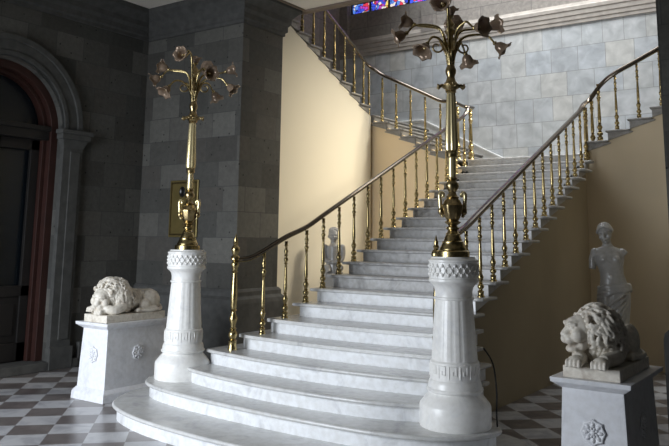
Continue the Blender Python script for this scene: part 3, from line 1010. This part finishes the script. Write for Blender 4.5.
def lion(loc, label, awake):
    t = empty('lion_statue', loc, label, 'statue', 'marble lions on their plinths')
    rnd = random.Random(11 if awake else 5)
    MB().box(-.205, .205, -.44, .44, 0, .085).build('slab', M['lion'], t, bevel=.006)
    B = .085
    b_ = MB()
    b_.tube([(0, -.28, B + .15), (0, -.15, B + .17), (.0, .05, B + .150), (.0, .22, B + .145), (0, .34, B + .14), (0, .41, B + .10)], [.12, .15, .130, .120, .125, .09], 20)
    for sx in (1, -1):
        b_.ball((sx * .095, .28, B + .125), (.080, .15, .135), 16, 10)
        b_.ball((sx * .13, .18, B + .08), (.055, .09, .08), 12, 8)
        b_.tube([(sx * .15, .33, B + .04), (sx * .165, .22, B + .035), (sx * .16, .10, B + .03)], [.035, .034, .03], 10)
        b_.ball((sx * .16, .07, B + .03), (.036, .055, .028), 12, 8)
        for q in (-1.5, -.5, .5, 1.5):
            b_.ball((sx * .16 + q * .016, .03, B + .022), (.011, .022, .018), 8, 6)
        b_.ball((sx * .12, -.16, B + .12), (.06, .09, .11), 14, 9)
        if awake:
            pth = [(sx * .13, -.16, B + .09), (sx * .13, -.27, B + .06), (sx * .095, -.37, B + .05), (sx * .09, -.43, B + .045)]
            pw = Vector((sx * .09 - .01, -.465, B + .035))
        else:
            e2 = .045 if sx > 0 else 0
            pth = [(sx * .15, -.16, B + .09), (sx * .16, -.30, B + .05), (sx * .10, -.37, B + .045 + e2 * .5), (-sx * .01, -.395, B + .04 + e2)]
            pw = Vector((-sx * .07, -.405, B + .035 + e2 * .6))
        b_.tube(catmull(pth, 4), [.060 - .001 * i for i in range(13)], 12)
        b_.ball(pw, (.062, .065, .046), 14, 9)
        for q in (-1.5, -.5, .5, 1.5):
            b_.ball((pw.x + q * .030, pw.y - .048, pw.z - .004), (.0165, .030, .030), 10, 7)
            b_.ball((pw.x + q * .030, pw.y - .072, pw.z - .024), (.012, .011, .013), 8, 6)
    for q in range(5):
        for sx in (1, -1):
            y = .02 + q * .04
            b_.tube([(sx * .07, y, B + .262), (sx * .122, y + .01, B + .19), (sx * .128, y + .03, B + .10)], [.007, .011, .007], 6)
    b_.tube(catmull([(0, .40, B + .12), (.08, .44, B + .06), (.16, .40, B + .030), (.20, .30, B + .025), (.20, .18, B + .022), (.18, .08, B + .03)], 5), [.026 - .0003 * i for i in range(26)], 9)
    b_.ball((.175, .05, B + .032), (.028, .045, .028), 10, 7)
    if awake:
        hc = Vector((-.085, -.335, B + .25))
        fwd, upv = Vector((-.78, -.64, -.12)), (0, 0, 1)
    else:
        hc = Vector((.02, -.36, B + .19))
        fwd, upv = Vector((.22, -.90, -.42)), (.15, 0, 1)
    Fm = frame(fwd, upv)
    st = len(b_.v)
    b_.ball((0, 0, 0), (.088, .084, .092), 18, 12)
    b_.ball((.040, 0, .046), (.046, .062, .034), 14, 9)
    b_.tube([(.045, 0, .046), (.078, 0, .020), (.104, 0, -.010)], [.028, .026, .030], 12, flat=(1.05, .8))
    b_.ball((.112, 0, -.010), (.018, .030, .018), 12, 8)
    for sy in (1, -1):
        b_.ball((.088, sy * .027, -.040), (.036, .032, .032), 12, 8)
        b_.ball((.050, sy * .062, -.018), (.040, .030, .044), 12, 8)
        b_.ball((.074, sy * .040, .022), (.012, .014, .008), 10, 7)
        b_.tube([(.088, sy * .016, .046), (.080, sy * .040, .050), (.054, sy * .064, .040)], [.010, .013, .008], 8)
    b_.ball((.070, 0, -.098 if awake else -.084), (.042, .040, .022), 12, 8)
    b_.ball((.092, 0, -.094 if awake else -.080), (.020, .026, .020), 10, 7)
    b_.ball((.02, 0, -.07), (.05, .06, .05), 10, 7)
    Hs = Matrix.Translation(hc) @ Fm.to_4x4() @ Matrix.Scale(1.28, 4)
    b_.xf(Hs, st)
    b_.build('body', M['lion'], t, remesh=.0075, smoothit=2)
    # mane: combed, wavy locks that lie on the bulk of the neck and shoulders
    back = -(Fm @ Vector((1, 0, 0)))
    bulk = [(hc + back * .125, Vector((.150, .145, .155))), ((0, -.17, B + .20), Vector((.175, .155, .195))), ((0, -.08, B + .15), Vector((.165, .14, .16)))]
    bulk = [(Vector(c), r) for c, r in bulk]
    mn = MB()
    for c, r in bulk:
        mn.ball(c, tuple(r * .97), 24, 16)

    def F(p):
        return min((Vector(((p.x - c.x) / r.x, (p.y - c.y) / r.y, (p.z - c.z) / r.z)).length - 1) * min(r) for c, r in bulk)

    def G(p):
        e = .003
        f0 = F(p)
        return Vector((F(p + Vector((e, 0, 0))) - f0, F(p + Vector((0, e, 0))) - f0, F(p + Vector((0, 0, e))) - f0)).normalized()

    def onto(p, lift=0.0):
        for _ in range(6):
            p = p - G(p) * (F(p) - lift)
        return p

    def lock(p, ln, r0, ph, bk, wave=1.0, down=1.0):
        pts, rs = [], []
        p = onto(p)
        n_ = 13
        for i in range(n_):
            q = i / (n_ - 1)
            g_ = G(p)
            flow = back * bk * (1 - .6 * q) + Vector((0, .15, -down))
            flow = flow - g_ * flow.dot(g_)
            if flow.length < 1e-4:
                break
            flow.normalize()
            side = flow.cross(g_)
            pts.append(p + g_ * (.012 + .006 * math.sin(q * 9 + ph)))
            rs.append(r0 * (1 - .65 * q ** 1.5))
            d = (flow + side * (1.0 * wave * math.cos(q * 10 + ph))).normalized()
            p = onto(p + d * (ln / n_))
            if p.z < B + .012:
                break
        if len(pts) > 3:
            mn.tube(pts, rs, 7)
    ax, ay = Fm @ Vector((0, 1, 0)), Fm @ Vector((0, 0, 1))
    for ringi, (dx, rr_, nn, ln) in enumerate(((.010, .125, 18, .15), (-.02, .14, 20, .18), (-.06, .155, 22, .20), (-.11, .165, 24, .22), (-.16, .16, 20, .24))):
        for k in range(nn):
            a_ = 2 * PI * (k + .5 * (ringi % 2)) / nn + rnd.uniform(-.07, .07)
            p = hc + Fm @ Vector((dx, 0, 0)) + ax * (rr_ * math.cos(a_)) + ay * (rr_ * math.sin(a_))
            if p.z < B + .05:
                continue
            lock(p, ln * rnd.uniform(.8, 1.15), rnd.uniform(.013, .021), rnd.uniform(0, 6), 1.5 if math.sin(a_) > -.1 else .6)
            if ringi == 0:
                q_ = onto(p)
                mn.ball(q_ + G(q_) * .01, .019, 9, 6)
    for k in range(120):
        a_ = rnd.uniform(-.1, PI + .1)
        p = Vector((.2 * math.cos(a_), rnd.uniform(-.30, .03), B + .16 + .22 * math.sin(a_)))
        lock(p, rnd.uniform(.12, .22), rnd.uniform(.012, .020), rnd.uniform(0, 6), .3)
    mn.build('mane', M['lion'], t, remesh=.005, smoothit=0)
    for sy in (1, -1):
        e_ = MB()
        e_.ball((-.01, sy * .086, .066), (.014, .020, .026), 12, 8)
        e_.xf(Hs)
        e_.build('ear', M['lion'], t, smooth=True)
    return t


lion((-2.72, .08, .86), 'white marble lion asleep with its head on crossed paws, on the left plinth', False)
lion((2.92, .08, .86), 'white marble lion with raised head looking left, on the lower right plinth', True)


# ------------------------------------------------------------------ classical statue in the right recess
def venus(loc, rz, label):
    t = empty('classical_statue', loc, label, 'statue', None, rz)
    # local: faces -Y, her right arm on -X
    MB().box(-.24, .24, -.22, .22, 0, .30).box(-.27, .27, -.25, .25, 0, .06).build('base_block', M['statue'], t, bevel=.01)
    Z = .30
    b_ = MB()
    ring = [(.030, .00, .92, .172, .125), (.028, .0, 1.00, .172, .125), (.020, -.005, 1.08, .155, .110), (.008, -.01, 1.15, .145, .105), (-.004, -.01, 1.23, .156, .112), (-.012, -.01, 1.31, .178, .120), (-.018, 0, 1.38, .190, .112),
            (-.02, .005, 1.435, .180, .090), (-.022, .008, 1.47, .13, .072), (-.026, .008, 1.49, .075, .058), (-.032, .0, 1.53, .055, .055), (-.040, -.01, 1.57, .055, .055)]
    seg = 24
    v, f = [], []
    for cx, cy, z, rx, ry in ring:
        for k in range(seg):
            a_ = 2 * PI * k / seg
            v.append((cx + rx * math.cos(a_), cy + ry * math.sin(a_), Z + z))
    for i in range(len(ring) - 1):
        for k in range(seg):
            f.append((i * seg + k, i * seg + (k + 1) % seg, (i + 1) * seg + (k + 1) % seg, (i + 1) * seg + k))
    f += [tuple(range(seg))[::-1], tuple(range((len(ring) - 1) * seg, len(ring) * seg))]
    b_.add(v, f)
    for sx in (1, -1):
        b_.ball((-.014 + sx * .072, -.085, Z + 1.325), (.056, .05, .056), 14, 10)
        b_.ball((-.014 + sx * .072, -.134, Z + 1.32), .008, 8, 6)
    b_.ball((.02, -.075, Z + 1.09), (.085, .05, .10), 14, 10)     # belly
    for sx in (1, -1):
        b_.ball((-.02 + sx * .165, .005, Z + 1.415), (.055, .055, .055), 12, 8)
    b_.tube([(-.185, .005, Z + 1.42), (-.215, 0, Z + 1.33), (-.225, -.01, Z + 1.20)], [.052, .050, .044], 12)   # her right arm, broken above the elbow
    b_.tube([(.145, .005, Z + 1.42), (.185, 0, Z + 1.385)], [.054, .050], 12)                                      # left shoulder stub
    # head
    Hm = Matrix.Translation((-.055, -.022, Z + 1.655)) @ Matrix.Rotation(math.radians(-14), 4, 'Z') @ Matrix.Rotation(math.radians(10), 4, 'X') @ Matrix.Rotation(math.radians(-8), 4, 'Y') @ Matrix.Scale(1.18, 4)
    st = len(b_.v)
    b_.ball((0, .012, .01), (.072, .088, .100), 18, 12)
    b_.ball((0, -.020, -.045), (.052, .058, .062), 16, 10)
    b_.ball((0, -.058, -.088), (.022, .020, .018), 10, 7)       # chin
    b_.tube([(0, -.080, .022), (0, -.098, -.015), (0, -.092, -.028)], [.009, .012, .012], 8)   # nose
    b_.ball((0, -.080, -.052), (.020, .012, .006), 10, 6)
    b_.ball((0, -.079, -.063), (.016, .011, .006), 10, 6)
    for sx in (1, -1):
        b_.tube([(sx * .012, -.083, .022), (sx * .032, -.078, .028), (sx * .052, -.062, .018)], [.006, .008, .005], 7)
        b_.ball((sx * .030, -.068, .006), (.013, .010, .007), 10, 6)
        b_.ball((sx * .040, -.052, -.030), (.022, .024, .026), 10, 7)
    b_.xf(Hm, st)
    b_.build('body', M['statue'], t, remesh=.0085, smoothit=1)
    h = MB()
    h.ball((0, .03, .035), (.083, .092, .088), 18, 12)
    h.ball((0, .125, .01), (.040, .040, .038), 12, 8)
    for sx in (1, -1):
        for j in range(6):
            q = j / 5
            h.tube(catmull([(sx * .004, -.062 + .05 * q, .085 + .03 * q), (sx * .050, -.050 + .05 * q, .060 + .02 * q), (sx * .080, -.01 + .045 * q, .020 + .01 * q), (sx * .060, .07, -.005)], 4), .012, 7)
    h.xf(Hm)
    h.build('hair', M['statue'], t, remesh=.0075, smoothit=1)
    # drapery
    d_ = MB()
    rings = [(.0, .0, .0, .21, .20), (.0, -.01, .12, .19, .18), (.005, -.02, .35, .175, .165), (.01, -.03, .55, .178, .172), (.02, -.02, .75, .192, .168), (.028, -.01, .88, .197, .152), (.030, 0, .95, .188, .140), (.03, 0, .98, .165, .12)]
    seg = 96
    v, f = [], []
    for ri, (cx, cy, z, rx, ry) in enumerate(rings):
        for k in range(seg):
            a_ = 2 * PI * k / seg
            fo = 1 + .055 * math.sin(7 * a_ + z * 5 + 1.5 * math.sin(3 * z)) + .035 * math.sin(13 * a_ - z * 9) - (.05 if 0 < z < .9 else 0) * max(0, math.cos(a_ + PI / 2)) * math.sin(PI * min(z, 1))
            v.append((cx + rx * fo * math.cos(a_), cy + ry * fo * math.sin(a_), Z + z))
    for i in range(len(rings) - 1):
        for k in range(seg):
            f.append((i * seg + k, i * seg + (k + 1) % seg, (i + 1) * seg + (k + 1) % seg, (i + 1) * seg + k))
    f += [tuple(range(seg))[::-1], tuple(range((len(rings) - 1) * seg, len(rings) * seg))]
    d_.add(v, f)
    for j, (z, tilt, r) in enumerate(((.985, .05, .026), (.955, .07, .024), (.92, .09, .022), (.885, .13, .018))):
        d_.tube([(.03 + (.185 + .006 * j) * math.cos(a_), (.142 + .006 * j) * math.sin(a_), Z + z + tilt * math.cos(a_ + .5) * .5 + .008 * math.sin(5 * a_ + j)) for a_ in [2 * PI * k / 36 for k in range(37)]], r, 8)
    for j in range(7):       # diagonal folds across the thighs
        x0 = .17 - .02 * j
        d_.tube(catmull([(.17, -.10, Z + .93 - .05 * j), (.08, -.185, Z + .86 - .075 * j), (-.05, -.18, Z + .76 - .09 * j), (-.13, -.12, Z + .62 - .08 * j)], 4), .014, 7)
    d_.ball((-.05, -.11, Z + .55), (.085, .09, .16), 14, 10)
    for sx in (1, -1):
        d_.ball((sx * .09, -.19, Z + .02), (.045, .08, .03), 12, 8)
    d_.build('drapery', M['statue'], t, remesh=.009, smoothit=2)
    return t


venus((1.93, 4.0, -.0), math.radians(20), 'armless female marble statue draped from the hips, standing behind the wakeful lion')


# ------------------------------------------------------------------ child statue in the left recess
def child(loc, rz):
    ped = empty('statue_pedestal', loc, 'pale pedestal behind the left balustrade, carrying the small child statue', 'pedestal')
    MB().box(-.17, .17, -.17, .17, 0, .12).box(-.14, .14, -.14, .14, .12, .18).frustum((-.12, .12, -.12, .12), .18, (-.10, .10, -.10, .10), 1.26).box(-.115, .115, -.115, .115, 1.26, 1.32).build('pedestal_body', M['statue'], ped, bevel=.006)
    t = empty('child_statue', (loc[0], loc[1], 1.32), 'small grey marble child statue seen between the left balusters', 'statue', None, rz)
    t.scale = (1.2, 1.2, 1.2)
    b_ = MB()
    b_.tube([(0, 0, .0), (0, 0, .08), (0, 0, .18), (0, .0, .28), (0, .0, .345), (0, 0, .375)], [.125, .120, .112, .120, .112, .045], 18, flat=(1, .72))
    b_.tube([(0, 0, .35), (0, -.005, .43)], .042, 12)
    for sx in (1, -1):
        b_.ball((sx * .115, 0, .325), (.044, .042, .042), 10, 8)
        b_.tube(catmull([(sx * .118, 0, .325), (sx * .126, -.02, .24), (sx * .105, -.06, .16), (sx * .04, -.10, .14)], 4), [.040 - .001 * i for i in range(13)], 10)
        b_.ball((sx * .035, -.105, .13), (.026, .018, .018), 10, 7)
        for q in range(4):
            b_.tube([(sx * .02, -.112, .120 + q * .008), (sx * .0, -.122, .118 + q * .008)], .005, 6)
        b_.tube([(sx * .05, -.01, .07), (sx * .09, -.12, .06), (sx * .06, -.14, -.0)], [.055, .048, .036], 12)   # thighs
    st = len(b_.v)
    b_.ball((0, .01, .0), (.070, .080, .082), 16, 11)
    b_.ball((0, -.03, -.035), (.052, .048, .045), 14, 9)
    b_.ball((0, -.080, -.022), (.010, .012, .012), 8, 6)
    b_.ball((0, -.072, -.048), (.018, .010, .006), 8, 6)
    b_.ball((0, -.066, -.070), (.016, .014, .012), 8, 6)
    for sx in (1, -1):
        b_.ball((sx * .034, -.062, -.030), (.020, .018, .018), 10, 7)
        b_.tube([(sx * .010, -.074, .006), (sx * .03, -.070, .012), (sx * .046, -.056, .004)], .006, 6)
        b_.ball((sx * .070, .01, -.02), (.010, .016, .020), 8, 6)
    b_.xf(Matrix.Translation((0, -.005, .485)), st)
    b_.build('body', M['statue'], t, remesh=.007, smoothit=2)
    h = MB()
    h.ball((0, .04, .03), (.073, .070, .070), 14, 10)
    rr_ = random.Random(3)
    for k in range(60):
        a_, e_ = rr_.uniform(0, 2 * PI), rr_.uniform(.1, 1.5)
        h.ball((.072 * math.cos(a_) * math.cos(e_), .035 + .070 * math.sin(a_) * math.cos(e_), .030 + .066 * math.sin(e_)), rr_.uniform(.012, .018), 8, 6)
    h.xf(Matrix.Translation((0, -.005, .485)))
    h.build('hair', M['statue'], t, remesh=.006, smoothit=1)


child((-2.34, 3.87, 0), math.radians(35))

# ------------------------------------------------------------------ plaque behind the far lamp
t = empty('wall_plaque', (-3.78, YP, 1.84), 'tarnished brass plaque with a black oval emblem on the stone wall behind the farther lamp', 'plaque')
MB().box(-.30, .30, -.03, 0, 0, .86).build('board', M['plaque'], t, bevel=.008)
MB().box(-.27, .27, -.034, -.028, .03, .05).box(-.27, .27, -.034, -.028, .81, .83).box(-.27, -.25, -.034, -.028, .03, .83).box(.25, .27, -.034, -.028, .03, .83).build('border', M['old_brass'], t)
mb = MB().lathe([(.075, 0), (.075, .008), (.055, .012), (.05, .004)], seg=24).xf(Matrix.Translation((-.03, -.03, .68)) @ Matrix.Rotation(PI / 2, 4, 'X') @ Matrix.Diagonal((.8, 1.1, 1, 1)))
mb.build('emblem', M['black'], t, smooth=True)
for c in list(bpy.data.objects):
    if c.type == 'EMPTY' and c.parent is None and not c.children:
        print('empty without children', c.name)
